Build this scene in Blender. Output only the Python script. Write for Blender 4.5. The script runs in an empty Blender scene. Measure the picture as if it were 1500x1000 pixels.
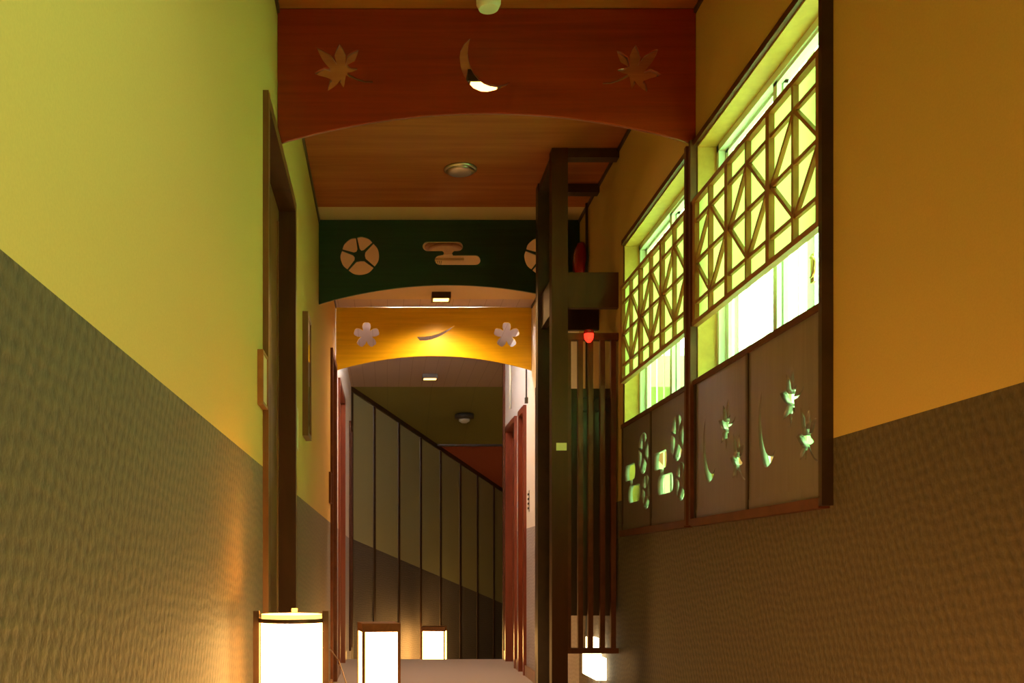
import bpy, bmesh, math, random
from mathutils import Vector, Matrix
random.seed(4)
W = 1.4            # corridor width in metres; everything below is laid out in corridor widths
EYE = 0.56         # eye height in corridor widths
XL, XR = -0.262, 0.737
CEIL = 1.338
C = bpy.context.scene.collection

def P(x, y, h):    # corridor widths -> metres (h measured from eye level)
    return Vector((x*W, y*W, (h+EYE)*W))

# ------------------------------------------------------------------ materials
def new_mat(name):
    m = bpy.data.materials.new(name); m.use_nodes = True
    nt = m.node_tree; b = nt.nodes['Principled BSDF']
    return m, nt, b
def plain(name, col, rough=0.6, metal=0.0, emit=None, es=0, coat=0, spec=0.5):
    m, nt, b = new_mat(name)
    b.inputs['Base Color'].default_value = (*col, 1)
    b.inputs['Roughness'].default_value = rough
    b.inputs['Metallic'].default_value = metal
    b.inputs['Coat Weight'].default_value = coat
    b.inputs['Specular IOR Level'].default_value = spec
    if emit:
        b.inputs['Emission Color'].default_value = (*emit, 1)
        b.inputs['Emission Strength'].default_value = es
    return m
def coords(nt, scale, kind='Object'):
    t = nt.nodes.new('ShaderNodeTexCoord'); mp = nt.nodes.new('ShaderNodeMapping')
    mp.inputs['Scale'].default_value = scale
    nt.links.new(t.outputs[kind], mp.inputs['Vector'])
    return mp
def ramp(nt, fac, stops):
    r = nt.nodes.new('ShaderNodeValToRGB')
    el = r.color_ramp.elements
    while len(el) < len(stops): el.new(0.5)
    for e, (p, c) in zip(el, stops):
        e.position = p; e.color = (*c, 1)
    nt.links.new(fac, r.inputs['Fac'])
    return r
def bump(nt, b, h, strength, dist=0.002):
    bp = nt.nodes.new('ShaderNodeBump'); bp.inputs['Strength'].default_value = strength
    bp.inputs['Distance'].default_value = dist
    nt.links.new(h, bp.inputs['Height']); nt.links.new(bp.outputs['Normal'], b.inputs['Normal'])
def wood(name, c1, c2, scale=(1.2, 9, 60), rough=0.35, coat=0.0, bmp=0.15, spec=0.5):
    m, nt, b = new_mat(name)
    mp = coords(nt, scale)
    n = nt.nodes.new('ShaderNodeTexNoise'); n.inputs['Scale'].default_value = 1.6
    n.inputs['Detail'].default_value = 7; n.inputs['Roughness'].default_value = 0.6
    n.inputs['Distortion'].default_value = 0.5
    nt.links.new(mp.outputs[0], n.inputs['Vector'])
    r = ramp(nt, n.outputs['Fac'], [(0.3, c1), (0.72, c2)])
    nt.links.new(r.outputs[0], b.inputs['Base Color'])
    b.inputs['Roughness'].default_value = rough
    b.inputs['Coat Weight'].default_value = coat; b.inputs['Coat Roughness'].default_value = 0.12
    b.inputs['Specular IOR Level'].default_value = spec
    bump(nt, b, n.outputs['Fac'], bmp, 0.001)
    return m
def plaster(name, col, sc=1.0):
    m, nt, b = new_mat(name)
    mp = coords(nt, (1, 1, 1))
    n = nt.nodes.new('ShaderNodeTexNoise'); n.inputs['Scale'].default_value = 260*sc
    n.inputs['Detail'].default_value = 3
    nt.links.new(mp.outputs[0], n.inputs['Vector'])
    d = tuple(c*0.93 for c in col)
    r = ramp(nt, n.outputs['Fac'], [(0.3, d), (0.7, col)])
    nt.links.new(r.outputs[0], b.inputs['Base Color'])
    b.inputs['Roughness'].default_value = 0.8
    bump(nt, b, n.outputs['Fac'], 0.25, 0.001)
    return m
def woven(name, c1, c2):
    # pressed fabric wainscot: small slanting oval puckers in staggered rows
    m, nt, b = new_mat(name)
    mp = coords(nt, (1, 1, 1))
    wn = nt.nodes.new('ShaderNodeTexNoise'); wn.inputs['Scale'].default_value = 9; wn.inputs['Detail'].default_value = 2
    nt.links.new(mp.outputs[0], wn.inputs['Vector'])
    sp = nt.nodes.new('ShaderNodeSeparateXYZ'); nt.links.new(mp.outputs[0], sp.inputs[0])
    def mth(op, a, c=None, d=None):
        n = nt.nodes.new('ShaderNodeMath'); n.operation = op
        for k, v in enumerate((a, c, d)):
            if v is None: continue
            if hasattr(v, 'node'): nt.links.new(v, n.inputs[k])
            else: n.inputs[k].default_value = v
        return n.outputs[0]
    wob = mth('MULTIPLY', wn.outputs['Fac'], 7.0)
    ys = mth('ADD', sp.outputs['Y'], mth('MULTIPLY', sp.outputs['X'], 0.7))
    u = mth('ADD', mth('MULTIPLY_ADD', sp.outputs['Z'], 70.0, mth('MULTIPLY', ys, 105.0)), wob)
    v = mth('ADD', mth('MULTIPLY_ADD', sp.outputs['Z'], 190.0, mth('MULTIPLY', ys, -85.0)), wob)
    pr = mth('MULTIPLY', mth('SINE', u), mth('SINE', v))
    n = nt.nodes.new('ShaderNodeTexNoise'); n.inputs['Scale'].default_value = 90.0; n.inputs['Detail'].default_value = 4
    nt.links.new(mp.outputs[0], n.inputs['Vector'])
    hgt = mth('MULTIPLY_ADD', n.outputs['Fac'], 1.1, mth('MULTIPLY_ADD', pr, 0.28, 0.0))
    r = ramp(nt, hgt, [(0.15, c2), (0.95, c1)])
    nt.links.new(r.outputs[0], b.inputs['Base Color'])
    b.inputs['Roughness'].default_value = 0.7
    b.inputs['Sheen Weight'].default_value = 0.1
    bump(nt, b, hgt, 0.6, 0.004)
    return m
def translucent(name, col, mixf=0.6, rough=None):
    m, nt, b = new_mat(name)
    tr = nt.nodes.new('ShaderNodeBsdfTranslucent'); tr.inputs[0].default_value = (*col, 1)
    df = nt.nodes.new('ShaderNodeBsdfDiffuse'); df.inputs[0].default_value = (*col, 1)
    mx = nt.nodes.new('ShaderNodeMixShader'); mx.inputs[0].default_value = mixf
    nt.links.new(df.outputs[0], mx.inputs[1]); nt.links.new(tr.outputs[0], mx.inputs[2])
    out = [x for x in nt.nodes if x.type == 'OUTPUT_MATERIAL'][0]
    nt.links.new(mx.outputs[0], out.inputs['Surface'])
    return m
def glass(name, col=(0.95, 1, 0.95)):
    m, nt, b = new_mat(name)
    t = nt.nodes.new('ShaderNodeBsdfTransparent'); t.inputs[0].default_value = (*col, 1)
    g = nt.nodes.new('ShaderNodeBsdfGlossy'); g.inputs['Roughness'].default_value = 0.03
    mx = nt.nodes.new('ShaderNodeMixShader'); mx.inputs[0].default_value = 0.06
    nt.links.new(t.outputs[0], mx.inputs[1]); nt.links.new(g.outputs[0], mx.inputs[2])
    out = [x for x in nt.nodes if x.type == 'OUTPUT_MATERIAL'][0]
    nt.links.new(mx.outputs[0], out.inputs['Surface'])
    return m
def carpet(name):
    m, nt, b = new_mat(name)
    mp = coords(nt, (1, 1, 1))
    n = nt.nodes.new('ShaderNodeTexNoise'); n.inputs['Scale'].default_value = 350; n.inputs['Detail'].default_value = 4
    nt.links.new(mp.outputs[0], n.inputs['Vector'])
    r = ramp(nt, n.outputs['Fac'], [(0.3, (0.34, 0.27, 0.21)), (0.7, (0.60, 0.50, 0.42))])
    nt.links.new(r.outputs[0], b.inputs['Base Color']); b.inputs['Roughness'].default_value = 0.95
    bump(nt, b, n.outputs['Fac'], 0.5, 0.003)
    return m
def planks(name, c1, c2, step):
    # boards running along the corridor with thin dark joints
    m, nt, b = new_mat(name)
    mp = coords(nt, (1/step, 1, 1))
    sx = nt.nodes.new('ShaderNodeSeparateXYZ'); nt.links.new(mp.outputs[0], sx.inputs[0])
    fr = nt.nodes.new('ShaderNodeMath'); fr.operation = 'FRACT'; nt.links.new(sx.outputs[0], fr.inputs[0])
    r = ramp(nt, fr.outputs[0], [(0.0, c2), (0.04, c1)])
    nt.links.new(r.outputs[0], b.inputs['Base Color']); b.inputs['Roughness'].default_value = 0.45
    return m

M = {}
M['wall'] = plaster('yellow_plaster', (0.61, 0.40, 0.115))
M['wall_white'] = plaster('white_plaster', (0.78, 0.74, 0.68))
M['dado'] = woven('grey_brown_woven_fabric', (0.108, 0.066, 0.026), (0.042, 0.026, 0.0105))
M['dado_far'] = woven('lavender_grey_fabric', (0.36, 0.32, 0.34), (0.26, 0.23, 0.24))
M['wall_stair'] = plaster('green_lit_plaster', (0.36, 0.37, 0.19))  # green tint of the light here is put into the plaster colour
M['dado_stair'] = woven('dark_fabric', (0.10, 0.085, 0.07), (0.05, 0.042, 0.034))
M['ceil_a'] = wood('varnished_ceiling_veneer', (0.28, 0.075, 0.016), (0.40, 0.125, 0.03), scale=(1.0, 16, 1), rough=0.55, coat=0.0, bmp=0.02, spec=0.2)
M['ceil_b'] = plaster('ochre_ceiling', (0.62, 0.46, 0.25))
M['ceil_c'] = planks('pale_boarded_ceiling', (0.50, 0.40, 0.40), (0.2, 0.13, 0.12), 0.115)
M['ceil_d'] = planks('green_lit_ceiling', (0.19, 0.19, 0.05), (0.15, 0.15, 0.04), 0.45)  # greenish light over the ramp is mixed into these board colours
M['ceil_e'] = plaster('dark_red_soffit', (0.30, 0.07, 0.035))
M['trim'] = wood('dark_red_stained_wood', (0.075, 0.021, 0.008), (0.14, 0.042, 0.015), scale=(8, 8, 8), rough=0.5, spec=0.25)
M['post'] = wood('dark_brown_post_wood', (0.050, 0.016, 0.005), (0.085, 0.027, 0.008), scale=(6, 6, 1.5), rough=0.55, spec=0.2)
M['trim_dark'] = wood('near_black_stained_wood', (0.030, 0.014, 0.007), (0.06, 0.028, 0.012), scale=(8, 8, 8), rough=0.4)
M['door'] = wood('brown_door_wood', (0.13, 0.055, 0.018), (0.22, 0.095, 0.03), scale=(10, 10, 1.2), rough=0.35)
M['door_red'] = wood('mahogany_red_wood', (0.15, 0.030, 0.014), (0.24, 0.055, 0.025), scale=(10, 10, 1.2), rough=0.3)
M['beam_red'] = wood('red_stained_plywood', (0.20, 0.014, 0.002), (0.31, 0.028, 0.004), scale=(1.0, 4, 26), rough=0.32, coat=0.2, bmp=0.05)
M['beam_green'] = wood('dark_green_stained_plywood', (0.006, 0.030, 0.012), (0.014, 0.052, 0.022), scale=(1.0, 4, 26), rough=0.4, bmp=0.05)
M['beam_yellow'] = wood('golden_yellow_stained_plywood', (0.68, 0.42, 0.008), (0.88, 0.56, 0.012), scale=(1.0, 4, 20), rough=0.35, bmp=0.05)
M['lattice'] = wood('lattice_cedar', (0.26, 0.10, 0.03), (0.38, 0.155, 0.045), scale=(8, 8, 8), rough=0.5)
M['panel'] = wood('sheen_grey_panel_board', (0.135, 0.108, 0.105), (0.175, 0.142, 0.138), scale=(4, 20, 2), rough=0.28, coat=0.25, bmp=0.05)  # grey of the reflected sheen is painted into the base colour
M['reveal'] = wood('golden_reveal_board', (0.50, 0.28, 0.055), (0.60, 0.35, 0.075), scale=(20, 20, 20), rough=0.6, bmp=0.05)
M['alu'] = plain('pale_aluminium_sash', (0.78, 0.82, 0.74), 0.4, 0.0)
M['paper'] = translucent('backing_paper', (0.86, 0.84, 0.56), 0.75)
M['louver'] = translucent('frosted_louver', (0.90, 0.95, 0.86), 0.6)
M['louver_green'] = translucent('green_frosted_louver', (0.55, 0.8, 0.50), 0.6)
M['glass'] = glass('window_glass')
M['brass'] = plain('brass', (0.80, 0.58, 0.22), 0.3, 1.0)
M['steel'] = plain('brushed_steel', (0.62, 0.60, 0.55), 0.3, 1.0)
M['white_plastic'] = plain('white_plastic', (0.72, 0.74, 0.62), 0.4)
M['dark_plastic'] = plain('dark_plastic', (0.05, 0.045, 0.035), 0.45)
M['black_iron'] = plain('black_lacquered_wood', (0.022, 0.012, 0.006), 0.35)
M['shade'] = plain('lit_paper_shade', (0.95, 0.85, 0.6), 0.8, emit=(1.0, 0.50, 0.13), es=20)
M['shade_dim'] = plain('dim_lit_paper_shade', (0.95, 0.85, 0.6), 0.8, emit=(1.0, 0.50, 0.13), es=25)
M['shade_in'] = plain('lit_shade_inside', (0.95, 0.8, 0.5), 0.8, emit=(1.0, 0.50, 0.12), es=2.0)
M['lamp'] = plain('lit_lamp_cover', (0.95, 0.85, 0.6), 0.6, emit=(1.0, 0.46, 0.12), es=7)
M['tube'] = plain('added_white_tube', (0.95, 0.95, 0.95), 0.6, emit=(1.0, 0.88, 0.85), es=210)  # glow of the added tube behind the yellow board
M['sign_lit'] = plain('lit_white_cover', (0.9, 0.9, 0.85), 0.5, emit=(1.0, 0.80, 0.45), es=6.0)
M['lantern_wood'] = wood('lantern_wood', (0.05, 0.02, 0.008), (0.09, 0.04, 0.015), scale=(14, 14, 14), rough=0.5)
M['lantern_cap'] = wood('lantern_cap_wood', (0.22, 0.085, 0.02), (0.32, 0.13, 0.03), scale=(14, 14, 14), rough=0.5)
M['pale_wood'] = wood('pale_wood', (0.55, 0.38, 0.20), (0.68, 0.5, 0.28), scale=(14, 14, 14), rough=0.5)
M['red_gloss'] = plain('red_enamel', (0.35, 0.008, 0.006), 0.25)
M['red_lit'] = plain('lit_red_lens', (0.6, 0.02, 0.01), 0.25, emit=(1.0, 0.03, 0.012), es=2.6)
M['cabinet'] = plain('dark_brown_enamel', (0.07, 0.045, 0.022), 0.35)
M['carpet'] = carpet('beige_carpet')
M['skirting'] = wood('skirting_wood', (0.28, 0.15, 0.07), (0.38, 0.21, 0.10), scale=(10, 10, 10), rough=0.4)
M['cable'] = plain('brown_cable', (0.10, 0.05, 0.02), 0.5)
M['sign_face'] = plain('pale_sign_face', (0.60, 0.52, 0.30), 0.35)
M['picture_face'] = plain('picture_glass', (0.10, 0.09, 0.06), 0.08, coat=1.0)
M['tape'] = plain('pale_label', (0.72, 0.62, 0.30), 0.5)
M['ground'] = plain('pale_ground', (0.35, 0.36, 0.30), 0.9)

# ------------------------------------------------------------------ mesh helpers
class MB:
    def __init__(s): s.bm = bmesh.new(); s.mats = []
    def mi(s, m):
        if m not in s.mats: s.mats.append(m)
        return s.mats.index(m)
    def faces(s, verts, polys, m):
        vs = [s.bm.verts.new(v) for v in verts]; k = s.mi(m); out = []
        for p in polys:
            f = s.bm.faces.new([vs[i] for i in p]); f.material_index = k; out.append(f)
        return out
    def hexa(s, b, t, m):      # four bottom points, four top points
        s.faces(list(b)+list(t), [(3,2,1,0),(4,5,6,7),(0,1,5,4),(1,2,6,5),(2,3,7,6),(3,0,4,7)], m)
    def box(s, x0, x1, y0, y1, h0, h1, m):
        x0, x1 = sorted((x0, x1)); y0, y1 = sorted((y0, y1)); h0, h1 = sorted((h0, h1))
        s.hexa([P(x0,y0,h0),P(x1,y0,h0),P(x1,y1,h0),P(x0,y1,h0)],
               [P(x0,y0,h1),P(x1,y0,h1),P(x1,y1,h1),P(x0,y1,h1)], m)
    def bar(s, p, q, w, d, m, side=Vector((1,0,0))):   # square bar from p to q (metres); w across, d along side
        p = Vector(p); q = Vector(q); a = (q-p).normalized()
        u = a.cross(side).normalized()*w/2; v = side.normalized()*d/2
        s.hexa([p-u-v, p+u-v, p+u+v, p-u+v], [q-u-v, q+u-v, q+u+v, q-u+v], m)
    def lathe(s, c, prof, m, seg=28, axis='Z', cap=True):
        c = Vector(c); rings = []; k = s.mi(m)
        for r, z in prof:
            ring = []
            for i in range(seg):
                a = 2*math.pi*i/seg
                if axis == 'Z': o = Vector((r*math.cos(a), r*math.sin(a), z))
                elif axis == 'X': o = Vector((z, r*math.cos(a), r*math.sin(a)))
                else: o = Vector((r*math.cos(a), z, r*math.sin(a)))
                ring.append(s.bm.verts.new(c+o))
            rings.append(ring)
        for a, b in zip(rings, rings[1:]):
            for i in range(seg):
                f = s.bm.faces.new([a[i], a[(i+1)%seg], b[(i+1)%seg], b[i]]); f.material_index = k; f.smooth = True
        if cap:
            for r in (rings[0], rings[-1]):
                f = s.bm.faces.new(r); f.material_index = k
    def tube(s, pts, r, m, seg=8):
        pts = [Vector(p) for p in pts]; rings = []; k = s.mi(m)
        for i, p in enumerate(pts):
            d = (pts[min(i+1, len(pts)-1)]-pts[max(i-1, 0)]).normalized()
            up = Vector((0,0,1)) if abs(d.z) < 0.9 else Vector((1,0,0))
            u = d.cross(up).normalized(); v = d.cross(u).normalized()
            rings.append([s.bm.verts.new(p+u*r*math.cos(2*math.pi*j/seg)+v*r*math.sin(2*math.pi*j/seg)) for j in range(seg)])
        for a, b in zip(rings, rings[1:]):
            for i in range(seg):
                f = s.bm.faces.new([a[i], a[(i+1)%seg], b[(i+1)%seg], b[i]]); f.material_index = k; f.smooth = True
        for r_ in (rings[0], rings[-1]):
            f = s.bm.faces.new(r_); f.material_index = k
    def build(s, name, parent=None, origin=None, bevel=0):
        bmesh.ops.recalc_face_normals(s.bm, faces=s.bm.faces)
        me = bpy.data.meshes.new(name)
        if origin is None: origin = Vector((0,0,0))
        for v in s.bm.verts: v.co -= origin
        s.bm.to_mesh(me); s.bm.free()
        for m in s.mats: me.materials.append(m)
        o = bpy.data.objects.new(name, me); C.objects.link(o)
        o.location = origin
        if parent:
            o.parent = parent; o.location = origin - parent.location
        if bevel:
            bv = o.modifiers.new('bevel', 'BEVEL'); bv.width = bevel; bv.segments = 2; bv.limit_method = 'ANGLE'
        return o
def tag(o, label=None, cat=None, group=None, kind=None):
    if label: o['label'] = label
    if cat: o['category'] = cat
    if group: o['group'] = group
    if kind: o['kind'] = kind
    return o
def empty(name, loc, label=None, cat=None, group=None, kind=None):
    o = bpy.data.objects.new(name, None); C.objects.link(o); o.location = loc
    o.empty_display_size = 0.1
    return tag(o, label, cat, group, kind)
def center_bottom(mb):
    vs = [v.co for v in mb.bm.verts]
    return Vector(((min(v.x for v in vs)+max(v.x for v in vs))/2, (min(v.y for v in vs)+max(v.y for v in vs))/2, min(v.z for v in vs)))
def one(name, boxes, m, parent=None, bevel=0, origin='auto'):
    mb = MB()
    for b in boxes: mb.box(*b, m)
    og = center_bottom(mb)
    return mb.build(name, parent, og, bevel)

def plate(name, outer, holes, thick, m, place, parent=None):
    """flat board with through cut-outs; outer/holes are 2D lists in metres; place = 4x4 matrix"""
    cu = bpy.data.curves.new(name+'_outline', 'CURVE'); cu.dimensions = '2D'; cu.fill_mode = 'BOTH'
    cu.extrude = thick/2
    for poly in [outer]+holes:
        sp = cu.splines.new('POLY'); sp.points.add(len(poly)-1); sp.use_cyclic_u = True
        for pt, (a, b) in zip(sp.points, poly): pt.co = (a, b, 0, 1)
    tmp = bpy.data.objects.new('tmp', cu); C.objects.link(tmp)
    bpy.context.view_layer.update()
    dg = bpy.context.evaluated_depsgraph_get()
    me = bpy.data.meshes.new_from_object(tmp.evaluated_get(dg))
    bpy.data.objects.remove(tmp); bpy.data.curves.remove(cu)
    bm = bmesh.new(); bm.from_mesh(me)
    bmesh.ops.remove_doubles(bm, verts=bm.verts, dist=1e-5)
    bmesh.ops.recalc_face_normals(bm, faces=bm.faces)
    bm.transform(place)
    lo = Vector([(min(v.co[i] for v in bm.verts)+max(v.co[i] for v in bm.verts))/2 for i in range(3)])
    lo.z = min(v.co.z for v in bm.verts)
    for v in bm.verts: v.co -= lo
    bm.to_mesh(me); bm.free()
    me.materials.clear(); me.materials.append(m)
    me.name = name
    o = bpy.data.objects.new(name, me); C.objects.link(o); o.location = lo
    if parent: o.parent = parent; o.location = lo-parent.location
    return o

# ------------------------------------------------------------------ cut-out motifs (local units, y up)
def smooth(poly, n=2):
    for _ in range(n):
        q = []
        for i, p in enumerate(poly):
            r = poly[(i+1) % len(poly)]
            q += [(0.75*p[0]+0.25*r[0], 0.75*p[1]+0.25*r[1]), (0.25*p[0]+0.75*r[0], 0.25*p[1]+0.75*r[1])]
        poly = q
    return poly
def maple():
    c = (499, 106)
    tips = [(526, 102), (525.6, 73), (497.5, 65), (464.4, 71), (459.6, 109), (480, 135), (503.5, 130)]
    vals = [(509, 97), (506, 96), (493, 93), (484, 103), (486, 118), (499.5, 118), (507.5, 109)]
    bul = [4, 7, 8.5, 7.5, 7, 6, 4]
    pts = []
    for i, t in enumerate(tips):
        v0 = vals[i-1] if i else vals[6]
        v1 = vals[i]
        dx, dy = t[0]-c[0], t[1]-c[1]; L = math.hypot(dx, dy); nx, ny = -dy/L, dx/L
        f = 0.58
        b0 = (c[0]+dx*f-nx*bul[i], c[1]+dy*f-ny*bul[i]); b1 = (c[0]+dx*f+nx*bul[i], c[1]+dy*f+ny*bul[i])
        # the order runs anticlockwise in picture terms: larger picture-y first
        d0 = math.hypot(b0[0]-v0[0], b0[1]-v0[1]); d1 = math.hypot(b1[0]-v0[0], b1[1]-v0[1])
        if d1 < d0: b0, b1 = b1, b0
        f2 = 0.82
        m0 = (c[0]+dx*f2+(b0[0]-c[0]-dx*f)*0.55, c[1]+dy*f2+(b0[1]-c[1]-dy*f)*0.55)
        m1 = (c[0]+dx*f2+(b1[0]-c[0]-dx*f)*0.55, c[1]+dy*f2+(b1[1]-c[1]-dy*f)*0.55)
        if i == 0:
            pts += [(508.5, 109.5), (520, 114.5), (533, 119), (546, 119.5), (546.5, 122.5), (532, 121.5), (518, 117), (507.5, 111)][::-1] if False else []
        pts += [b0, m0, t, m1, b1, v1]
    # stem leaves from the last valley
    stem = [(507, 112), (520, 118.5), (534, 122.5), (546, 123), (546, 120), (534, 119.5), (521, 115), (509, 108.5)]
    pts = pts[:-1]+stem
    return [((x-c[0])/613, -(y-c[1])/613) for x, y in pts]
def crescent():
    c = (711, 96)
    o = [(689, 56), (680, 65), (674.5, 75), (673, 86), (674.5, 100), (679, 113), (685.5, 123), (693.6, 131), (704, 135.6), (714, 136), (723, 134), (732, 131.5), (740, 128), (750, 119.5),
         (740, 124), (728, 126), (718, 124.5), (709, 121), (701, 115), (694, 107), (690, 99), (686.5, 89), (685, 79), (686, 68)]
    return [((x-c[0])/613, -(y-c[1])/613) for x, y in o]
def glory():
    R = 27.5/383; spokes = [100, 44, -38, -130, -198]; out = []
    for i in range(5):
        a0 = math.radians(spokes[i]); a1 = math.radians(spokes[(i+1) % 5])
        if a1 > a0: a1 -= 2*math.pi
        poly = []
        n = 14; g0, g1 = 0.03, 0.03
        for k in range(n+1):
            t = k/n; a = (a0-g0)*(1-t)+(a1+g1)*t
            r = R*(1+0.045*math.sin(math.pi*t)**1-0.03*abs(math.cos(2*math.pi*t))*0.6)
            poly.append((r*math.cos(a), r*math.sin(a)))
        am = (a0+a1)/2
        poly.append((0.36*R*math.cos(a1+0.17), 0.36*R*math.sin(a1+0.17)))
        poly.append((0.27*R*math.cos(am), 0.27*R*math.sin(am)))
        poly.append((0.36*R*math.cos(a0-0.17), 0.36*R*math.sin(a0-0.17)))
        out.append(poly)
    return out
def cloud():
    def arc(cx, cy, r, a0, a1, n=8):
        return [(cx+r*math.cos(math.radians(a0+(a1-a0)*k/n)), cy+r*math.sin(math.radians(a0+(a1-a0)*k/n))) for k in range(n+1)]
    pts = arc(626, 361.4, 7, 270, 90)[::1]          # left end of the upper bar (picture y down)
    pts = arc(626, 361.4, 7, 90, 270)
    pts += arc(671, 361.4, 7, -90, 90)
    pts += [(665, 368.4), (662.5, 371), (664, 374)]
    pts += arc(696.5, 381.3, 7.3, -90, 90)
    pts += arc(644, 381.3, 7.3, 90, 270)
    pts += [(649.5, 373), (650, 370.5), (647.5, 368.4)]
    c = (661, 371)
    return [((x-c[0])/383, -(y-c[1])/383) for x, y in pts]
def cherry():
    R = 18.5/287; poly = []
    for i in range(5):
        am = math.radians(90+72*i)
        for da, r in ((-36, 0.46), (-27, 0.74), (-17, 0.97), (-8, 1.03), (0, 1.01), (8, 1.03), (17, 0.97), (27, 0.74)):
            a = am+math.radians(da); poly.append((R*r*math.cos(a), R*r*math.sin(a)))
    return poly
def swoosh():
    o = [(610.4, 493), (612.5, 496), (615, 499), (624, 498.8), (632, 497.3), (641, 494), (649, 490), (658, 484), (667.5, 476), (659, 480.5), (651, 484.7), (642, 488.8), (632, 491.8), (621, 493)]
    return [((x-638)/287, -(y-490)/287) for x, y in o]
def tr(poly, dx, dy, s=1, flip=False, rot=0, sx=1):
    c, n = math.cos(rot), math.sin(rot); out = []
    for x, y in poly:
        if flip: x = -x
        x, y = x*c-y*n, x*n+y*c
        out.append(((x*s*sx+dx)*W, (y*s+dy)*W))
    return out

# ------------------------------------------------------------------ the setting
TH = 0.06
EX = 6.41           # floor edge, start of the ramp
# ceiling
mb = MB(); mb.box(XL-TH, XR+TH, -2.3, 3.78, CEIL, CEIL+0.05, M['ceil_a']); tag(mb.build('ceiling'), kind='structure')
mb = MB(); mb.box(XL-TH, XR+TH, 3.78, 5.07, CEIL, CEIL+0.05, M['ceil_b']); tag(mb.build('ceiling'), kind='structure')
mb = MB(); mb.box(XL-TH, XR+TH, 5.07, EX, CEIL, CEIL+0.05, M['ceil_c']); mb.box(XL-TH, XR+3.5, EX, 7.5, CEIL, CEIL+0.05, M['ceil_c'])
tag(mb.build('ceiling'), kind='structure')
SL = 0.2267
def slope_slab(name, y0, y1, h0, m, t=0.05):
    mb = MB(); x0, x1 = XL-0.3, 5.0
    ha, hb = h0, h0-SL*(y1-y0)
    mb.hexa([P(x0,y0,ha),P(x1,y0,ha),P(x1,y1,hb),P(x0,y1,hb)], [P(x0,y0,ha+t),P(x1,y0,ha+t),P(x1,y1,hb+t),P(x0,y1,hb+t)], m)
    return tag(mb.build(name), kind='structure')
slope_slab('ceiling', 7.5, 8.72, CEIL, M['ceil_d'])
slope_slab('ceiling', 8.72, 13.5, CEIL-SL*1.22, M['ceil_e'])
mb = MB()
hh = CEIL-SL*1.22
mb.box(XL+0.6, 5.0, 8.70, 8.74, hh-0.012, hh+0.02, M['trim_dark']); tag(mb.build('trim_soffit'), kind='structure')
# floor
mb = MB(); mb.box(XL-TH, XR+TH, -2.3, EX, -EYE-0.05, -EYE, M['carpet']); tag(mb.build('floor'), kind='structure')
mb = MB(); x0, x1 = XL-0.3, 6.0; y1 = 13.5; hb = -EYE-SL*(y1-EX)
mb.hexa([P(x0,EX,-EYE-.05),P(x1,EX,-EYE-.05),P(x1,y1,hb-.05),P(x0,y1,hb-.05)], [P(x0,EX,-EYE),P(x1,EX,-EYE),P(x1,y1,hb),P(x0,y1,hb)], M['carpet'])
tag(mb.build('floor'), kind='structure')

DH = 0.217
def wall_run(mb, xi, xo, y0, y1, h0, h1, up, lo):
    if h0 < DH: mb.box(xi, xo, y0, y1, h0, min(h1, DH), lo)
    if h1 > DH: mb.box(xi, xo, y0, y1, max(h0, DH), h1, up)
def wall(side, runs, doors, wins=()):
    # runs: (y0,y1,upper,lower); doors: (y0,y1,top); wins: (y0,y1,h0,h1)
    xi, xo = (XL, XL-TH) if side == 'left' else (XR, XR+TH)
    mb = MB()
    for (a, b, up, lo) in runs:
        cuts = sorted({a, b, *[v for d in list(doors)+list(wins) for v in d[:2] if a < v < b]})
        for p, q in zip(cuts, cuts[1:]):
            mid = (p+q)/2; base = -EYE
            d = [d for d in doors if d[0] < mid < d[1]]; w = [w for w in wins if w[0] < mid < w[1]]
            if d: wall_run(mb, xi, xo, p, q, d[0][2], CEIL, up, lo)
            elif w:
                wall_run(mb, xi, xo, p, q, base, w[0][2], up, lo); wall_run(mb, xi, xo, p, q, w[0][3], CEIL, up, lo)
            else: wall_run(mb, xi, xo, p, q, base, CEIL, up, lo)
    return mb
LD = [(2.185, 2.807, 0.985), (4.76, 5.12, 1.0), (5.50, 6.15, 1.0), (7.08, 7.38, 1.0)]
RD = [(4.32, 4.98, 0.86), (5.44, 5.63, 0.845), (5.83, 6.25, 0.845)]
WB, WT = 0.120, 1.003        # window opening heights
WINS = [(0.05, 0.72, 0.447, WT), (1.705, 2.425, WB, WT), (2.475, 3.17, WB, WT)]
mb = wall('left', [(-2.3, 5.16, M['wall'], M['dado']), (5.16, EX, M['wall_white'], M['dado_far']), (EX, 7.52, M['wall_white'], M['dado_far'])], LD)
mb.box(XL, XL-TH, EX, 7.52, -1.2, -EYE, M['dado_far'])
tag(mb.build('wall_left'), kind='structure')
mb = wall('right', [(-2.3, 3.93, M['wall'], M['dado']), (3.93, EX, M['wall_white'], M['dado_far'])], RD, WINS)
tag(mb.build('wall_right'), kind='structure')
mb = MB(); wall_run(mb, 0, 0, 0, 0, 0, 0, M['wall'], M['dado']) if False else None
mb.box(XL-TH, XR+TH, -2.36, -2.3, -EYE, DH, M['dado']); mb.box(XL-TH, XR+TH, -2.36, -2.3, DH, CEIL, M['wall'])
tag(mb.build('wall_back'), kind='structure')
# small crown strips
for nm, a, b in (('trim_left', XL, XL+0.006), ('trim_right', XR-0.006, XR)):
    mb = MB(); mb.box(a, b, -2.3, 5.2, CEIL-0.012, CEIL, M['trim_dark']); tag(mb.build(nm), kind='structure')
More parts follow.
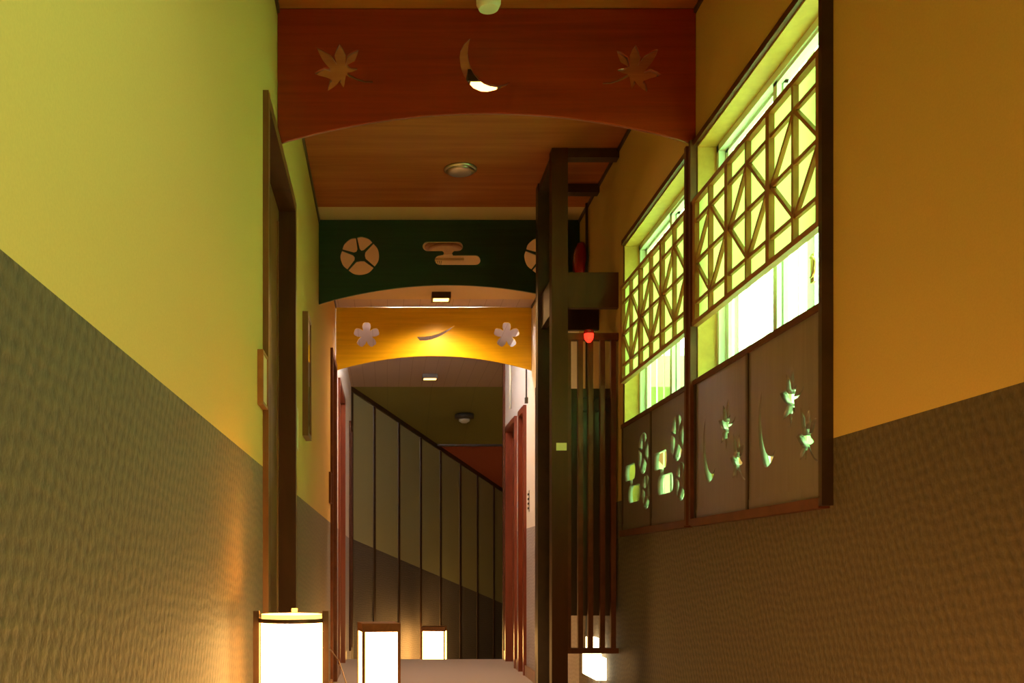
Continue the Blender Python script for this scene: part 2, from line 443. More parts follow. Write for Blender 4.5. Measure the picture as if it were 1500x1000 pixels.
# baseboards
def skirts(side, x0, x1, segs):
    mb = MB()
    for a, b in segs: mb.box(x0, x1, a, b, -EYE, -EYE+0.055, M['skirting'])
    tag(mb.build('baseboard_'+side), kind='structure')
skirts('left', XL, XL+0.010, [(-2.3, 2.15), (2.83, 4.73), (5.15, 5.47), (6.18, EX)])
skirts('right', XR-0.010, XR, [(-2.3, 4.29), (5.01, 5.41), (5.66, 5.80), (6.28, EX)])

# the descending diagonal wall with battens
U = 0.565
def diag(y, off=0.0): return XL+U*(y-7.5)+off
def diag_box(mb, y0, y1, ha, hbt, off0, off1, m):
    # a run of wall between y0..y1; ha(y), hbt(y) heights
    b = [P(diag(y0,off0),y0,ha(y0)),P(diag(y0,off1),y0,ha(y0)),P(diag(y1,off1),y1,ha(y1)),P(diag(y1,off0),y1,ha(y1))]
    t = [P(diag(y0,off0),y0,hbt(y0)),P(diag(y0,off1),y0,hbt(y0)),P(diag(y1,off1),y1,hbt(y1)),P(diag(y1,off0),y1,hbt(y1))]
    mb.hexa(b, t, m)
flo = lambda y: -EYE-SL*(y-EX)
dad = lambda y: 0.228-SL*(y-7.5)
cei = lambda y: CEIL-SL*(y-7.5)
mb = MB()
diag_box(mb, 7.45, 13.4, flo, dad, -0.09, 0, M['dado_stair'])
diag_box(mb, 7.45, 13.4, dad, cei, -0.09, 0, M['wall_stair'])
tag(mb.build('wall_diagonal'), kind='structure')
for px in (515, 548, 584, 616, 645, 674, 699, 723, 746, 768):
    k = (px-567)/1500
    y = (XL-U*7.5)/(k-U)
    mb = MB(); diag_box(mb, y-0.013, y+0.013, flo, cei, -0.005, 0.006, M['trim_dark'])
    tag(mb.build('trim_batten'), kind='structure')
mb = MB(); diag_box(mb, 7.48, 13.4, lambda y: cei(y)-0.035, cei, 0, 0.012, M['trim_dark']); tag(mb.build('trim_crown'), kind='structure')
# opposite wall of the ramp and its far end
mb = MB()
b0, b1 = EX, 13.4; fx = lambda y: XR+TH+0.0+U*(y-EX)
mb.hexa([P(fx(b0),b0,-2.3),P(fx(b0)+.09,b0,-2.3),P(fx(b1)+.09,b1,-2.3),P(fx(b1),b1,-2.3)],
        [P(fx(b0),b0,CEIL),P(fx(b0)+.09,b0,CEIL),P(fx(b1)+.09,b1,CEIL),P(fx(b1),b1,CEIL)], M['wall_stair'])
tag(mb.build('wall_ramp'), kind='structure')
mb = MB(); mb.box(2.4, 6, 13.3, 13.4, -2.3, CEIL, M['wall_stair']); tag(mb.build('wall_end'), kind='structure')
mb = MB(); mb.box(XR-0.012, XR+TH+0.012, EX-0.02, EX+0.03, -EYE, CEIL, M['trim']); tag(mb.build('trim_corner'), kind='structure')

# ------------------------------------------------------------------ doors
def handle(parent, x, y, h, side):
    s = 1 if side == 'left' else -1
    mb = MB()
    mb.tube([P(x,y,h), P(x+s*0.034,y,h), P(x+s*0.038,y-0.006,h), P(x+s*0.038,y-0.06,h)], 0.010, M['steel'])
    mb.box(x, x+s*0.004, y-0.015, y+0.015, h-0.05, h+0.05, M['steel'])
    o = mb.build('door_handle', parent)
    o['label'] = 'small steel lever handle'
def door(n, side, y0, y1, top, leafm, casem, proud=0.012, cw=0.026, rec=0.028, hy=None, jm=None):
    jm = jm or casem
    s = 1 if side == 'left' else -1
    xw = XL if side == 'left' else XR
    e = empty('door_%d' % n, P(xw, (y0+y1)/2, -EYE), kind='structure')
    mb = MB()
    xa, xb = xw+s*proud, xw-s*TH
    mb.box(xw, xa, y0-cw, y0, -EYE, top+cw, casem); mb.box(xw, xa, y1, y1+cw, -EYE, top+cw, casem)
    mb.box(xw, xa, y0, y1, top, top+cw, casem)
    mb.box(xa, xb, y0, y0+0.006, -EYE, top, jm); mb.box(xa, xb, y1-0.006, y1, -EYE, top, jm)
    mb.box(xa, xb, y0+0.006, y1-0.006, top-0.006, top, jm)
    mb.build('door_frame', e)
    mb = MB(); xl = xw-s*rec
    mb.box(xl, xb, y0+0.006, y1-0.006, -EYE+0.002, top-0.006, leafm)
    mb.box(xl, xl+s*0.004, y0+0.05, y0+0.058, -EYE+0.06, top-0.05, leafm)
    mb.box(xl, xl+s*0.004, y1-0.058, y1-0.05, -EYE+0.06, top-0.05, leafm)
    lf = mb.build('door_leaf', e)
    if hy is not None: handle(lf, xl, hy, -0.0+0.02, side)
    return e
door(1, 'left', *LD[0], M['door'], M['door'], jm=M['post'], rec=0.034)
door(2, 'left', *LD[1], M['door'], M['trim'])
door(3, 'left', *LD[2], M['door_red'], M['door_red'], hy=5.60)
door(4, 'left', *LD[3], M['door_red'], M['trim'], proud=0.014, hy=7.16)
door(5, 'right', *RD[0], M['door_red'], M['trim_dark'], proud=0.014)
door(6, 'right', *RD[1], M['door_red'], M['door_red'], proud=0.016)
door(7, 'right', *RD[2], M['door_red'], M['door_red'], proud=0.016)

# ------------------------------------------------------------------ windows on the right wall
XG = XR+0.042        # sash plane
def window(n, y0, y1, seen=True, WB=WB):
    e = empty('window_%d' % n, P(XR, (y0+y1)/2, WB), kind='structure')
    # reveal boards
    mb = MB(); t = 0.004
    mb.box(XR-0.002, XR+TH, y0, y0+t, WB, WT, M['reveal']); mb.box(XR-0.002, XR+TH, y1-t, y1, WB, WT, M['reveal'])
    mb.box(XR-0.002, XR+TH, y0+t, y1-t, WT-t, WT, M['reveal']); mb.box(XR-0.002, XR+TH, y0+t, y1-t, WB, WB+t, M['reveal'])
    mb.build('reveal', e)
    # dark red surround standing proud of the wall
    mb = MB(); p = 0.019; c = 0.014
    mb.box(XR, XR-p, y0-c, y0, WB-c, WT+c, M['trim_dark'] if n == 1 else M['trim'])
    if seen and n == 2: mb.box(XR, XR-0.004, y1, y1+0.01, WB-c, WT+c, M['trim'])
    else: mb.box(XR, XR-p, y1, y1+c, WB-c, WT+c, M['trim'])
    mb.box(XR, XR-0.012, y0, y1, WT, WT+c, M['trim']); mb.box(XR, XR-p, y0, y1, WB-c-0.004, WB, M['trim'])
    mb.build('window_frame', e)
    # aluminium sashes: two sliding leaves
    mb = MB(); a = y0+t; b = y1-t; g = 0.016; ym = (a+b)/2
    mb.box(XG, XG+0.03, a, a+g, WB, WT, M['alu']); mb.box(XG, XG+0.03, b-g, b, WB, WT, M['alu'])
    mb.box(XG, XG+0.03, a, b, WT-g-t, WT-t, M['alu']); mb.box(XG, XG+0.03, a, b, WB+t, WB+g, M['alu'])
    for (p0, p1, xx) in ((a+g, ym+0.012, XG+0.004), (ym-0.012, b-g, XG+0.016)):
        mb.box(xx, xx+0.010, p0, p0+0.02, WB+g, WT-g, M['alu']); mb.box(xx, xx+0.010, p1-0.02, p1, WB+g, WT-g, M['alu'])
        mb.box(xx, xx+0.010, p0, p1, WB+g, WB+2.4*g, M['alu']); mb.box(xx, xx+0.010, p0, p1, WT-1.7*g, WT-g, M['alu'])
    mb.build('sash', e)
    mb = MB()
    for (p0, p1, xx) in ((a+g, ym, XG+0.008), (ym, b-g, XG+0.020)):
        mb.box(xx, xx+0.002, p0+0.02, p1-0.02, WB+2.4*g, WT-1.7*g, M['glass'])
    mb.build('pane', e)
    if n == 1:   # brass crescent latch on the near sash
        mb = MB(); yy, hh_ = 1.862, 0.548
        mb.box(XG-0.006, XG, yy-0.008, yy+0.008, hh_-0.026, hh_+0.026, M['brass'])
        arc = [P(XG-0.010, yy-0.004-0.016*math.sin(a_), hh_+0.018*math.cos(a_)) for a_ in [math.pi*k/10 for k in range(11)]]
        mb.tube(arc, 0.004, M['brass'], 8)
        o = mb.build('window_latch', e); o['label'] = 'brass crescent latch'
    return e
window(3, *WINS[0][:2], seen=False, WB=0.447)
window(1, *WINS[1][:2])
window(2, *WINS[2][:2])
# vertical frosted louvre slats standing outside each seen window
def louvre(y0, y1, label):
    e = empty('privacy_louver', P(XR+0.16, (y0+y1)/2, WB-0.05), label, 'louver', 'privacy louvers outside the windows')
    n = max(6, round((y1-y0)/0.085)); st = (y1-y0)/n; xc = XR+.15; ht = WT+0.12
    for k in range(n):
        yy = y0+st*(k+0.5); m = M['louver_green'] if k % 4 == 1 else M['louver']
        q = lambda a, d, h: P(xc+math.sin(0.22)*a+d, yy+math.cos(0.22)*a, h)
        a = st*0.50; mb = MB()
        mb.hexa([q(-a,0,WB-.10), q(a,0,WB-.10), q(a,.002,WB-.10), q(-a,.002,WB-.10)], [q(-a,0,ht), q(a,0,ht), q(a,.002,ht), q(-a,.002,ht)], m)
        mb.build('slat', e)
    for h in (WB-.11, ht):
        mb = MB(); mb.box(xc-.02, xc+.02, y0, y1, h, h+.01, M['alu']); mb.build('rail', e)
    for yy in (y0+0.005, y1-0.005):
        mb = MB(); mb.box(XR+TH, xc-.02, yy-.005, yy+.005, WB-.11, WB-.10, M['alu']); mb.build('bracket', e)
louvre(1.70, 2.43, 'frosted slatted screen outside the nearer window, seen in its clear gap')
louvre(2.475, 3.75, 'frosted slatted screen outside the farther window, seen in its clear gap')

# lattice grilles over the upper windows
def lattice(y0, y1, label):
    h0, h1 = 0.574, 0.873
    e = empty('window_lattice', P(XR-0.012, (y0+y1)/2, h0), label, 'lattice', 'geometric window lattices')
    xa, xb = XR-0.016, XR-0.001; r = 0.011
    mb = MB(); mb.box(xa, xb, y0, y1, h0, h0+r, M['lattice']); mb.build('rail', e)
    mb = MB(); mb.box(xa, xb, y0, y1, h1-r, h1, M['lattice']); mb.build('rail', e)
    n = 3; st = (y1-y0)/n; tw = 0.018
    for k in range(n+1):
        yy = y0+st*k; a = yy-tw/2; b = yy+tw/2
        if k == 0: a, b = y0, y0+tw
        if k == n: a, b = y1-tw, y1
        mb = MB(); mb.box(xa+0.001, xb-0.001, a, b, h0+r, h1-r, M['lattice'])
        mb.build('post', e)
    hm = (h0+h1)/2; off = 0.096; xc = (xa+xb)/2
    for hh_ in (hm-off, hm, hm+off):
        mb = MB(); mb.box(xc-0.004, xc+0.004, y0+tw, y1-tw, hh_-0.0038, hh_+0.0038, M['lattice']); mb.build('crossbar', e)
    for k in range(n):
        a = y0+st*k; ym = a+st/2; b = a+st
        mb = MB(); mb.box(xc-0.006, xc+0.006, ym-0.0042, ym+0.0042, h0+r, h1-r, M['lattice']); mb.build('upright', e)
        mb = MB()
        for (p, q) in (((a+tw/2,hm),(ym,hm+off)),((ym,hm+off),(b-tw/2,hm)),((b-tw/2,hm),(ym,hm-off)),((ym,hm-off),(a+tw/2,hm))):
            mb.bar(P(xc,p[0],p[1]), P(xc,q[0],q[1]), 0.0072*W, 0.008*W, M['lattice'])
        mb.build('diamond', e)
    mb = MB(); mb.box(xb-0.003, xb-0.0015, y0+0.004, y1-0.004, h0+0.004, h1-0.004, M['paper'])
    o = mb.build('backing_paper', e); o['label'] = 'pale yellow green translucent backing paper'
lattice(1.708, 2.422, 'wooden diamond lattice across the upper part of the nearer window')
lattice(2.478, 3.168, 'wooden diamond lattice across the upper part of the farther window')

# lower panels with cut-outs: local 2D = (distance from far to near, height)
def low_panel(y0, y1, motif, label, rot=0):
    h0, h1 = WB+0.001, 0.447
    e = empty('cutout_window_panel', P(XR-0.010, (y0+y1)/2, h0), label, 'panel', 'cut-out panels under the lattices')
    ym = (y0+y1)/2; xf = XR-0.003
    mb = MB(); s = 0.012; xa = XR-0.014; xb = XR-0.001
    mb.box(xa, xb, y0, y1, h1-s, h1, M['trim']); mb.build('top_rail', e)
    mb = MB(); mb.box(xa+0.004, xb, y0+s, y1-s, h0, h0+0.02, M['panel']); mb.build('bottom_rail', e)
    for yy in (y0+0.001, ym-s/2, y1-s-0.001):
        mb = MB(); mb.box(xa+0.002, xb, yy, yy+s, h0, h1-s, M['trim_dark']); mb.build('stile', e)
    for (a, b) in ((y0+s, ym-s/2), (ym+s/2, y1-s)):
        w = (b-a)*W; hgt = (h1-s-h0-0.02)*W
        outer = [(0,0),(w,0),(w,hgt),(0,hgt)]
        # u runs from the far end (0) to the near end (w)
        if motif == 'autumn':
            holes = [tr(crescent(), 0.095, 0.13, 1.15, sx=0.62), tr(maple(), 0.215, 0.165, 0.88, rot=0.5, sx=0.8),
                     tr(maple(), 0.282, 0.083, 0.88, rot=-0.3, sx=0.8)]
        else:
            holes = [tr(cloud(), 0.115, 0.118, 1.30, sx=0.66)] + [tr(g, 0.245, 0.190, 0.80) for g in glory()] + [tr(g, 0.278, 0.078, 0.66) for g in glory()]
        # local x -> -Y (toward the viewer), local y -> +Z, thickness along X
        mat = Matrix(((0,0,-1,0),(-1,0,0,0),(0,1,0,0),(0,0,0,1)))
        mat.translation = P(XR-0.002, b, h0+0.02)
        plate('board', outer, holes, 0.020, M['panel'], mat, e)
low_panel(1.708, 2.422, 'autumn', 'grey brown board with maple leaf and crescent cut-outs below the nearer window')
low_panel(2.478, 3.168, 'summer', 'grey brown board with round flower and cloud cut-outs below the farther window')

# ------------------------------------------------------------------ hanging arched boards
def beam(name, y, top, m, holes, label, drop=0.320, apex=0.247, thick=0.018):
    wL, wR = XL*W, XR*W; cx = (XL+XR)/2; n = 40
    arch = []
    for k in range(n+1):
        x = XL+(XR-XL)*k/n; t = (x-cx)/((XR-XL)/2)
        arch.append((x*W, (top-apex-(drop-apex)*(abs(t)**2.0))*W))
    outer = [(wL+.002, top*W)]+[(min(max(a, wL+.002), wR-.002), b) for a, b in arch]+[(wR-.002, top*W)]
    mat = Matrix(((1,0,0,0),(0,0,-1,0),(0,1,0,0),(0,0,0,1))); mat.translation = Vector((0, y*W, EYE*W))
    o = plate(name, outer, holes, thick, m, mat)
    return tag(o, label, 'beam')
VP = (567, 834)
def at(px, py, s): return ((px-VP[0])/s, (VP[1]-py)/s)
s1 = 613; Y1 = 1500/s1
holes = [tr(maple(), *at(499, 106, s1)), tr(maple(), *at(929, 108, s1), flip=True), tr(crescent(), *at(711, 96, s1))]
beam('arched_board', Y1, at(0, 15, s1)[1], M['beam_red'], holes, 'red stained arched board across the corridor with maple leaves and a crescent moon cut out')
s2 = 383; Y2 = 1500/s2
holes = [tr(g, *at(527, 375, s2)) for g in glory()]+[tr(g, *at(796, 375, s2), flip=False) for g in glory()]+[tr(cloud(), *at(661, 371, s2))]
beam('arched_board', Y2, at(0, 323, s2)[1], M['beam_green'], holes, 'dark green arched board with two round flowers and a cloud cut out')
s3 = 287; Y3 = 1500/s3
holes = [tr(cherry(), *at(537, 491, s3)), tr(cherry(), *at(742, 491, s3)), tr(swoosh(), *at(638, 490, s3))]
beam('arched_board', Y3, 1.336, M['beam_yellow'], holes, 'golden yellow arched board with cherry blossoms and a curved petal cut out')

# ------------------------------------------------------------------ ceiling fittings
def ceiling_lamp(x, y, label, size=0.046, m='lamp', face=True, power=0):
    e = empty('ceiling_lamp', P(x, y, CEIL-0.028), label, 'lamp', 'square ceiling lamps')
    h = CEIL; d = 0.030
    mb = MB()
    for (a, b, c, f) in ((-size,size,-size,-size+.008),(-size,size,size-.008,size),(-size,-size+.008,-size+.008,size-.008),(size-.008,size,-size+.008,size-.008)):
        mb.box(x+a, x+b, y+c, y+f, h-d, h, M['trim_dark'])
    mb.build('housing', e)
    mb = MB(); q = size-0.009
    mb.box(x-q, x+q, y-q, y+q, h-d+0.005, h-d+0.012, M[m]); mb.build('diffuser', e)
    if power:
        l = bpy.data.lights.new('ceiling_lamp_light', 'SPOT'); l.energy = power; l.color = (1.0, 0.58, 0.22)
        l.spot_size = math.radians(160); l.spot_blend = 1.0; l.shadow_soft_size = 0.05
        lo = bpy.data.objects.new('ceiling_lamp_light', l); C.objects.link(lo); lo.location = P(x, y, h-d-0.03)
    return e
ceiling_lamp(0.262, 2.785, 'square ceiling lamp just behind the red arched board', power=8)
ceiling_lamp(0.262, 4.98, 'square ceiling lamp between the green and yellow arched boards', power=80)
ceiling_lamp(0.295, 7.05, 'square ceiling lamp beyond the yellow arched board', size=0.052, power=1.5)
ceiling_lamp(0.240, 0.70, 'square ceiling lamp above the near end of the corridor', power=4)
# smoke detectors
def detector(x, y, r, d, m, label, nm='smoke_detector', hc=CEIL):
    e = empty(nm, P(x, y, hc-d), label, 'detector')
    mb = MB(); c = P(x, y, hc)
    mb.lathe(c, [(r*W, 0), (r*W, -0.35*d*W), (r*0.85*W, -0.5*d*W)], m, 32); mb.build('base', e)
    mb = MB(); mb.lathe(c, [(r*0.85*W, -0.5*d*W), (r*0.82*W, -0.8*d*W), (r*0.66*W, -d*W)], m, 32); mb.build('cap', e)
    mb = MB(); mb.lathe(c, [(r*.70*W, -.80*d*W), (r*.77*W, -.68*d*W), (r*.79*W, -.66*d*W), (r*.79*W, -.62*d*W)], M['dark_plastic'], 32, cap=False)
    mb.build('vent', e)
detector(0.232, 2.34, 0.034, 0.058, M['white_plastic'], 'round pale green detector on the ceiling before the red arched board')
detector(0.245, 3.42, 0.055, 0.014, M['steel'], 'flat shiny round detector on the varnished ceiling before the green arched board')
detector(0.240, 4.24, 0.085, 0.016, M['lantern_cap'], 'brown round speaker disc seen through the cloud cut-out of the green board', 'ceiling_speaker')
# air grille
e = empty('air_grille', P(0.235, 4.46, CEIL-0.012), 'pale slotted air grille on the ceiling behind the cloud cut-out', 'grille')
mb = MB(); mb.box(0.155, 0.33, 4.40, 4.52, CEIL-0.010, CEIL, M['ceil_b']); mb.build('frame', e)
mb = MB()
for k in range(9): mb.box(0.168+k*0.008, 0.171+k*0.008, 4.41, 4.51, CEIL-0.013, CEIL-0.010, M['dark_plastic'])
mb.build('slot', e)
# dim dome lamp on the sloping ceiling
yl = 8.05; hl = CEIL-SL*(yl-7.5)
e = empty('dome_lamp', P(0.61, yl, hl-0.06), 'unlit round ceiling lamp on the dark sloping ceiling', 'lamp')
mb = MB(); mb.lathe(P(0.607, yl, hl-0.008), [(0.075*W, 0.02), (0.075*W, -0.028), (0.06*W, -0.034)], M['dark_plastic'], 28); mb.build('base', e)
mb = MB(); mb.lathe(P(0.607, yl, hl-0.008), [(0.045*W, -0.034), (0.042*W, -0.055), (0.02*W, -0.075)], M['white_plastic'], 24); mb.build('globe', e)
# white tube added unseen behind the yellow board to brighten the far walls
e = empty('added_tube_light', P(0.24, 5.40, CEIL-0.04), 'added white tube light on the ceiling, unseen behind the yellow board', 'lamp')
mb = MB(); mb.box(-0.02, 0.50, 5.37, 5.43, CEIL-0.012, CEIL, M['white_plastic']); mb.build('housing', e)
mb = MB(); mb.tube([P(-0.01, 5.40, CEIL-0.026), P(0.49, 5.40, CEIL-0.026)], 0.014, M['tube'], 12); mb.build('tube', e)

# ------------------------------------------------------------------ wooden screen bay on the right
YA, YB = 3.25, 3.55
PX0, PX1 = 0.523, 0.574
sb = empty('slatted_screen', P(0.63, 3.4, -EYE), 'dark wooden slatted screen with two posts standing against the right wall', 'screen')
for y, m in ((YA, M['post']), (YB, M['trim_dark'])):  # back post darker: its shade is put into the wood colour
    mb = MB(); mb.box(PX0, PX1, y, y+0.05, -EYE, CEIL, m); mb.build('post', sb)
for bx, m in (((PX1, XR, YA, YA+0.04, CEIL-0.030, CEIL-0.001), 'trim_dark'), ((PX1, XR, YB, YB+0.04, CEIL-0.030, CEIL-0.001), 'trim_dark'), ((PX0+0.005, PX1-0.005, YA+0.05, YB, CEIL-0.030, CEIL-0.001), 'trim_dark')):
    mb = MB(); mb.box(*bx, M[m]); mb.build('top_rail', sb)
for bx, m in (((PX1, XR, YA+0.01, YA+0.03, 0.833, 0.946), 'post'), ((PX1, XR, YB+0.01, YB+0.03, 0.833, 0.946), 'trim_dark'), ((PX0+0.01, PX0+0.03, YA+0.05, YB, 0.833, 0.946), 'trim_dark')):  # front board in the lit tone, darker wood stands for shade behind
    mb = MB(); mb.box(*bx, M[m]); mb.build('fascia_board', sb)
hb0, hb1 = -0.262, 0.753
mb = MB()
mb.box(PX1, XR, YA+0.008, YA+0.032, hb1-0.022, hb1, M['trim']); mb.build('rail', sb); mb = MB(); mb.box(PX1, XR, YA+0.008, YA+0.032, hb0-0.005, hb0+0.012, M['trim'])
mb.build('rail', sb)
for px in (833.5, 851, 866, 883.5, 899.5):
    xx = (px-567)/461
    mb = MB(); mb.box(xx-0.0078, xx+0.0078, YA+0.010, YA+0.030, hb0+0.012, hb1-0.022, M['trim']); mb.build('bar', sb)
# pale label on the front post
o = one('post_label', [(PX0+0.014, PX0+0.047, YA-0.001, YA+0.001, 0.378, 0.402)], M['tape'], sb); o['label'] = 'small pale paper label'
# hydrant cabinet behind the bars
cb = empty('hydrant_cabinet', P(0.66, 3.5, -0.15), 'dark wall cabinet hanging behind the bars of the slatted screen', 'cabinet')
mb = MB(); mb.box(0.585, XR, 3.34, 3.545, -0.15, 0.59, M['cabinet']); mb.build('body', cb)
mb = MB(); mb.box(0.579, 0.585, 3.35, 3.535, -0.14, 0.58, M['cabinet']); mb.build('door', cb)
# coiled hooks on the near face of the cabinet
for px in (858, 876, 893):
    mb = MB()
    cx_ = (px-567)/449
    pts = [P(cx_+0.013*math.cos(a)-0.004, 3.335-0.003, 0.537+0.022*math.sin(a)) for a in [math.radians(60+i*24) for i in range(11)]]
    mb.tube(pts, 0.0045, M['dark_plastic'], 8); mb.build('hook', cb)
# alarm bell + conduit
e = empty('alarm_bell', P(XR-0.02, 3.80, 1.146), 'red round alarm bell on the right wall beyond the slatted screen', 'bell')
mb = MB(); mb.lathe(P(XR, 3.80, 1.146), [(0.050*W, 0.0), (0.050*W, -0.016)], M['dark_plastic'], 28, 'X'); mb.build('base', e)
mb = MB(); mb.lathe(P(XR, 3.80, 1.146), [(0.066*W, -0.016), (0.068*W, -0.03), (0.062*W, -0.046), (0.045*W, -0.056), (0.012*W, -0.06)], M['red_gloss'], 32, 'X'); mb.build('gong', e)
mb = MB(); mb.tube([P(XR-0.008, 3.74, 1.337), P(XR-0.008, 3.74, -0.3)], 0.007, M['dark_plastic']); tag(mb.build('conduit'), 'thin dark conduit running down the right wall past the alarm bell', 'conduit')
# red indicator lamp
e = empty('indicator_lamp', P(0.641, YA, 0.72), 'glowing red indicator lamp at the top rail of the slatted screen', 'lamp')
mb = MB(); mb.lathe(P(0.638, YA-0.012, 0.757), [(0.013*W, 0), (0.016*W, -0.004), (0.016*W, -0.016)], M['red_gloss'], 20); mb.box(0.632, 0.644, YA-0.012, YA+0.010, 0.748, 0.756, M['red_gloss']); mb.build('base', e)
mb = MB(); mb.lathe(P(0.638, YA-0.012, 0.757), [(0.015*W, -0.0165), (0.0155*W, -0.022), (0.0135*W, -0.040), (0.006*W, -0.054)], M['red_lit'], 24); mb.build('lens', e)
# white glowing box low on the wall behind the screen
e = empty('foot_light', P(XR-0.02, 3.72, -0.38), 'glowing white box low on the wall behind the slatted screen', 'lamp')
mb = MB(); hx = XR-0.035
def xz(px, x): return 1500*x/(px-567)
mb.hexa([P(hx,3.44,-0.372),P(XR,3.44,-0.372),P(XR,3.68,-0.372),P(hx,3.68,-0.372)], [P(hx,3.44,-0.298),P(XR,3.44,-0.298),P(XR,3.68,-0.298),P(hx,3.68,-0.298)], M['sign_lit'])
mb.build('cover', e)
mb = MB(); mb.box(hx+0.004, XR, 3.52, 3.64, -0.298, -0.238, M['sign_lit']); mb.build('upper_cover', e)
mb = MB(); mb.tube([P(XR-0.01, 3.50, -0.372), P(XR-0.01, 3.50, -0.555)], 0.006, M['dark_plastic']); mb.build('cord', e)

# ------------------------------------------------------------------ fittings on the left wall
def board_on_left(name, y0, y1, h0, h1, p, edge, face, label, cat, group=None, rim=0.006):
    e = empty(name, P(XL, (y0+y1)/2, h0), label, cat, group)
    mb = MB()
    mb.box(XL, XL+p, y0, y1, h0, h0+rim, edge); mb.box(XL, XL+p, y0, y1, h1-rim, h1, edge)
    mb.box(XL, XL+p, y0, y0+rim, h0+rim, h1-rim, edge); mb.box(XL, XL+p, y1-rim, y1, h0+rim, h1-rim, edge)
    mb.build('frame', e)
    mb = MB(); mb.box(XL, XL+p*0.85, y0+rim, y1-rim, h0+rim, h1-rim, face); mb.build('face', e)
board_on_left('room_plaque', 2.068, 2.150, 0.335, 0.445, 0.012, M['lantern_cap'], M['sign_face'], 'small pale wooden plaque on the left wall before the first door', 'sign')
board_on_left('room_plaque', 2.842, 2.92, 0.338, 0.455, 0.010, M['pale_wood'], M['sign_face'], 'narrow pale plaque on the left wall just past the first door', 'sign')
board_on_left('framed_picture', 3.17, 3.31, 0.415, 0.800, 0.018, M['door'], M['picture_face'], 'tall brown framed picture on the left wall past the first door', 'picture', rim=0.014)
board_on_left('room_plaque', 4.60, 4.70, 0.30, 0.44, 0.010, M['trim'], M['trim'], 'dark brown plaque on the left wall before the second door', 'sign')
# right far wall: conduits and a small sign plate
mb = MB(); mb.tube([P(XR-0.008, 5.36, CEIL-0.01), P(XR-0.008, 5.36, 0.90)], 0.006, M['dark_plastic']); mb.box(XR-0.016, XR, 5.35, 5.37, 0.87, 0.90, M['dark_plastic'])
tag(mb.build('conduit'), 'short dark conduit on the white wall beyond the yellow board', 'conduit')
mb = MB(); mb.tube([P(XR-0.010, 6.05, CEIL-0.03), P(XR-0.010, 6.05, 0.95)], 0.011, M['white_plastic']); mb.tube([P(XR-0.010, 6.05, CEIL-0.03), P(XR-0.06, 6.05, CEIL-0.03)], 0.011, M['white_plastic'])
tag(mb.build('conduit'), 'white pipe down the white wall above the farthest right door', 'conduit')
e = empty('key_plate', P(XR, 5.30, 0.30), 'small grey notched plate on the white wall beyond the yellow board', 'plate')
mb = MB(); mb.box(XR-0.004, XR+0.002, 5.285, 5.315, 0.30, 0.41, M['steel']); mb.build('plate', e)
mb = MB()
for k in range(4): mb.box(XR-0.009, XR-0.004, 5.288, 5.312, 0.312+k*0.024, 0.322+k*0.024, M['dark_plastic'])
mb.build('notch', e)

# ------------------------------------------------------------------ floor lanterns
# round shade lantern in a three-post frame
e = empty('floor_lantern', P(-0.165, 1.705, -EYE), 'nearest floor lantern, round paper shade in a dark three-post frame', 'lantern', 'floor lanterns')
cx_, cy_ = -0.1653, 1.775; R = 0.053; top = -0.073; bot = -EYE+0.03
mb = MB(); mb.lathe(P(cx_, cy_, 0), [(R*W, (bot)*W), (R*W, (top-0.012)*W)], M['shade'], 48, cap=False)
ob = mb.build('shade', e)
mb = MB(); mb.lathe(P(cx_, cy_, 0), [(R*W*0.985, (top-0.05)*W), (R*W*0.985, (top-0.004)*W)], M['shade_in'], 48, cap=False); mb.build('shade_lining', e)
mb = MB(); rr = R*W
mb.lathe(P(cx_, cy_, 0), [(rr+.001, (top-0.018)*W), (rr+.006, (top-0.018)*W), (rr+.006, (top-0.011)*W), (rr+.001, (top-0.011)*W), (rr+.001, (top-0.018)*W)], M['lantern_wood'], 48, cap=False); mb.build('hoop', e); mb = MB()
mb.lathe(P(cx_, cy_, 0), [(rr+.001, (bot)*W), (rr+.006, (bot)*W), (rr+.006, (bot+.01)*W), (rr+.001, (bot+.01)*W), (rr+.001, bot*W)], M['lantern_wood'], 48, cap=False)
mb.build('hoop', e)
for dx, dy, t_, m in ((-0.0595, -0.012, top+0.002, 'lantern_wood'), (0.0595, -0.012, top+0.002, 'lantern_wood'), (0.0, 0.0585, top+0.004, 'pale_wood')):
    mb = MB(); mb.box(cx_+dx-0.0052, cx_+dx+0.0052, cy_+dy-0.0052, cy_+dy+0.0052, -EYE, t_, M[m]); mb.build('post', e)
mb = MB(); mb.lathe(P(cx_, cy_, bot), [(R*W*0.97, 0), (R*W*0.97, 0.01)], M['lantern_wood'], 32); mb.build('base', e)
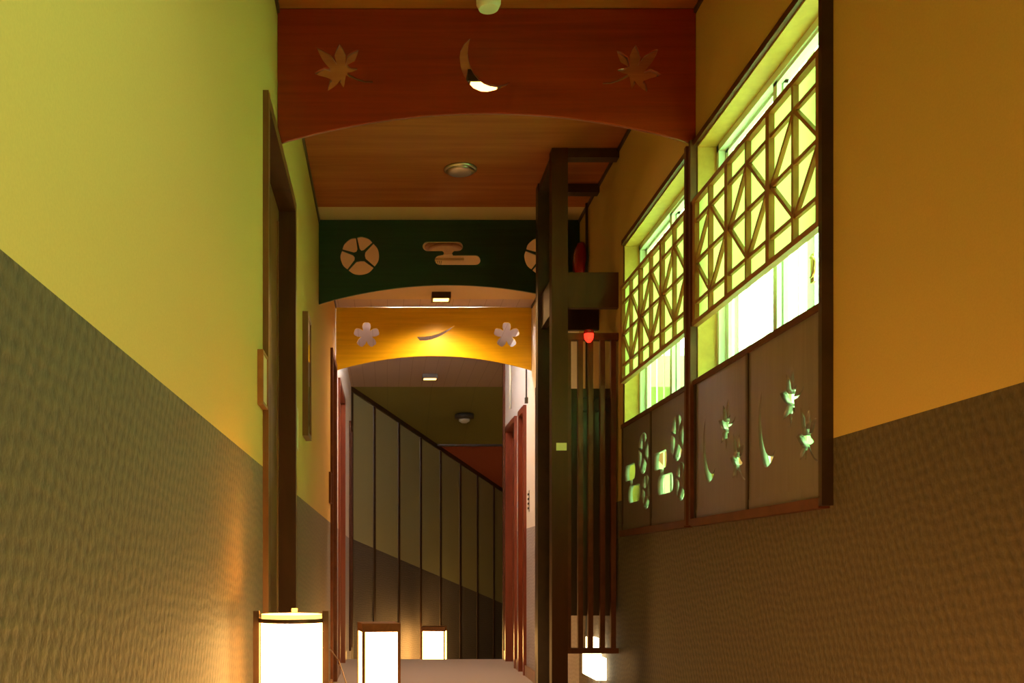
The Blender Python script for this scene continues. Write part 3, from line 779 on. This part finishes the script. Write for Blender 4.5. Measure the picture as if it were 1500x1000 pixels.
# square lanterns
def square_lantern(x, y, base, w, h, rot, label, sm='shade'):
    e = empty('floor_lantern', P(x, y, base), label, 'lantern', 'floor lanterns')
    hw = w/2
    def rb(name, x0, x1, y0, y1, h0, h1, m):
        mb = MB(); c, s = math.cos(rot), math.sin(rot)
        q = lambda a, b, hh_: P(x+a*c-b*s, y+a*s+b*c, base+hh_)
        mb.hexa([q(x0,y0,h0),q(x1,y0,h0),q(x1,y1,h0),q(x0,y1,h0)], [q(x0,y0,h1),q(x1,y0,h1),q(x1,y1,h1),q(x0,y1,h1)], m)
        return mb.build(name, e)
    p = 0.012
    for sx in (-1, 1):
        for sy in (-1, 1):
            rb('post', sx*hw-(p if sx > 0 else 0), sx*hw+(p if sx < 0 else 0), sy*hw-(p if sy > 0 else 0), sy*hw+(p if sy < 0 else 0), 0, h-0.035, M['lantern_cap'])
    rb('cap', -hw, hw, -hw, hw, h-0.035, h, M['lantern_cap'])
    rb('base', -hw+p, hw-p, -hw+p, hw-p, 0.0, 0.03, M['lantern_cap'])
    rb('shade', -hw+0.004, hw-0.004, -hw+0.004, hw-0.004, 0.03, h-0.036, M[sm])
square_lantern(-0.035, 4.26, -EYE, 0.158, 0.340, math.radians(9), 'middle floor lantern, square paper box with a wooden cap on the carpet')
square_lantern(0.26, 0.95, -EYE, 0.158, 0.340, math.radians(4), 'square paper lantern with a wooden cap at the near end of the corridor', 'shade_dim')
square_lantern(0.377, 8.20, -EYE-SL*(8.20-EX)-0.012, 0.19, 0.524, math.radians(-8), 'farthest floor lantern, square paper box by the battened diagonal wall')
# its cord
mb = MB()
pts = [(-0.255, 4.30, -0.335), (-0.235, 4.28, -0.335), (-0.20, 4.25, -0.38), (-0.17, 4.2, -0.46), (-0.155, 4.18, -0.53), (-0.14, 4.16, -0.556), (-0.115, 4.17, -0.557)]
mb.tube([P(*p) for p in pts], 0.003, M['cable']); mb.box(XL, XL+0.008, 4.27, 4.33, -0.37, -0.31, M['white_plastic'])
tag(mb.build('lantern_cord'), 'thin cord running from the left wall down to the middle lantern', 'cord')

# ------------------------------------------------------------------ outdoors
mb = MB(); mb.box(XR+TH, 12, -8, 12, -EYE-1.2, -EYE-1.1, M['ground']); tag(mb.build('ground'), kind='structure')

# ------------------------------------------------------------------ light
w = bpy.data.worlds.new('sky'); bpy.context.scene.world = w; w.use_nodes = True
bg = w.node_tree.nodes['Background']
bg.inputs['Color'].default_value = (0.57, 1.0, 0.46, 1); bg.inputs['Strength'].default_value = 19.0
for (y0, y1, h0, h1) in WINS:
    l = bpy.data.lights.new('portal', 'AREA'); l.shape = 'RECTANGLE'; l.size = (y1-y0)*W; l.size_y = (h1-h0)*W
    l.cycles.is_portal = True
    lo = bpy.data.objects.new('window_portal', l); C.objects.link(lo)
    lo.location = P(XR+TH+0.002, (y0+y1)/2, (h0+h1)/2)
    lo.rotation_euler = (math.pi/2, 0, math.pi/2)

# ------------------------------------------------------------------ camera
cam = bpy.data.cameras.new('camera'); co = bpy.data.objects.new('camera', cam); C.objects.link(co)
co.location = P(0, 0, 0); co.rotation_euler = (math.pi/2, 0, 0)
cam.sensor_fit = 'HORIZONTAL'; cam.sensor_width = 36; cam.lens = 36
cam.shift_x = (750-567)/1500; cam.shift_y = (834-500)/1500
cam.clip_start = 0.05
sc = bpy.context.scene; sc.camera = co
sc.view_settings.view_transform = 'Standard'; sc.view_settings.look = 'None'
sc.view_settings.exposure = 0.0; sc.view_settings.gamma = 1.0
sc.cycles.max_bounces = 10; sc.cycles.diffuse_bounces = 6; sc.cycles.transparent_max_bounces = 12
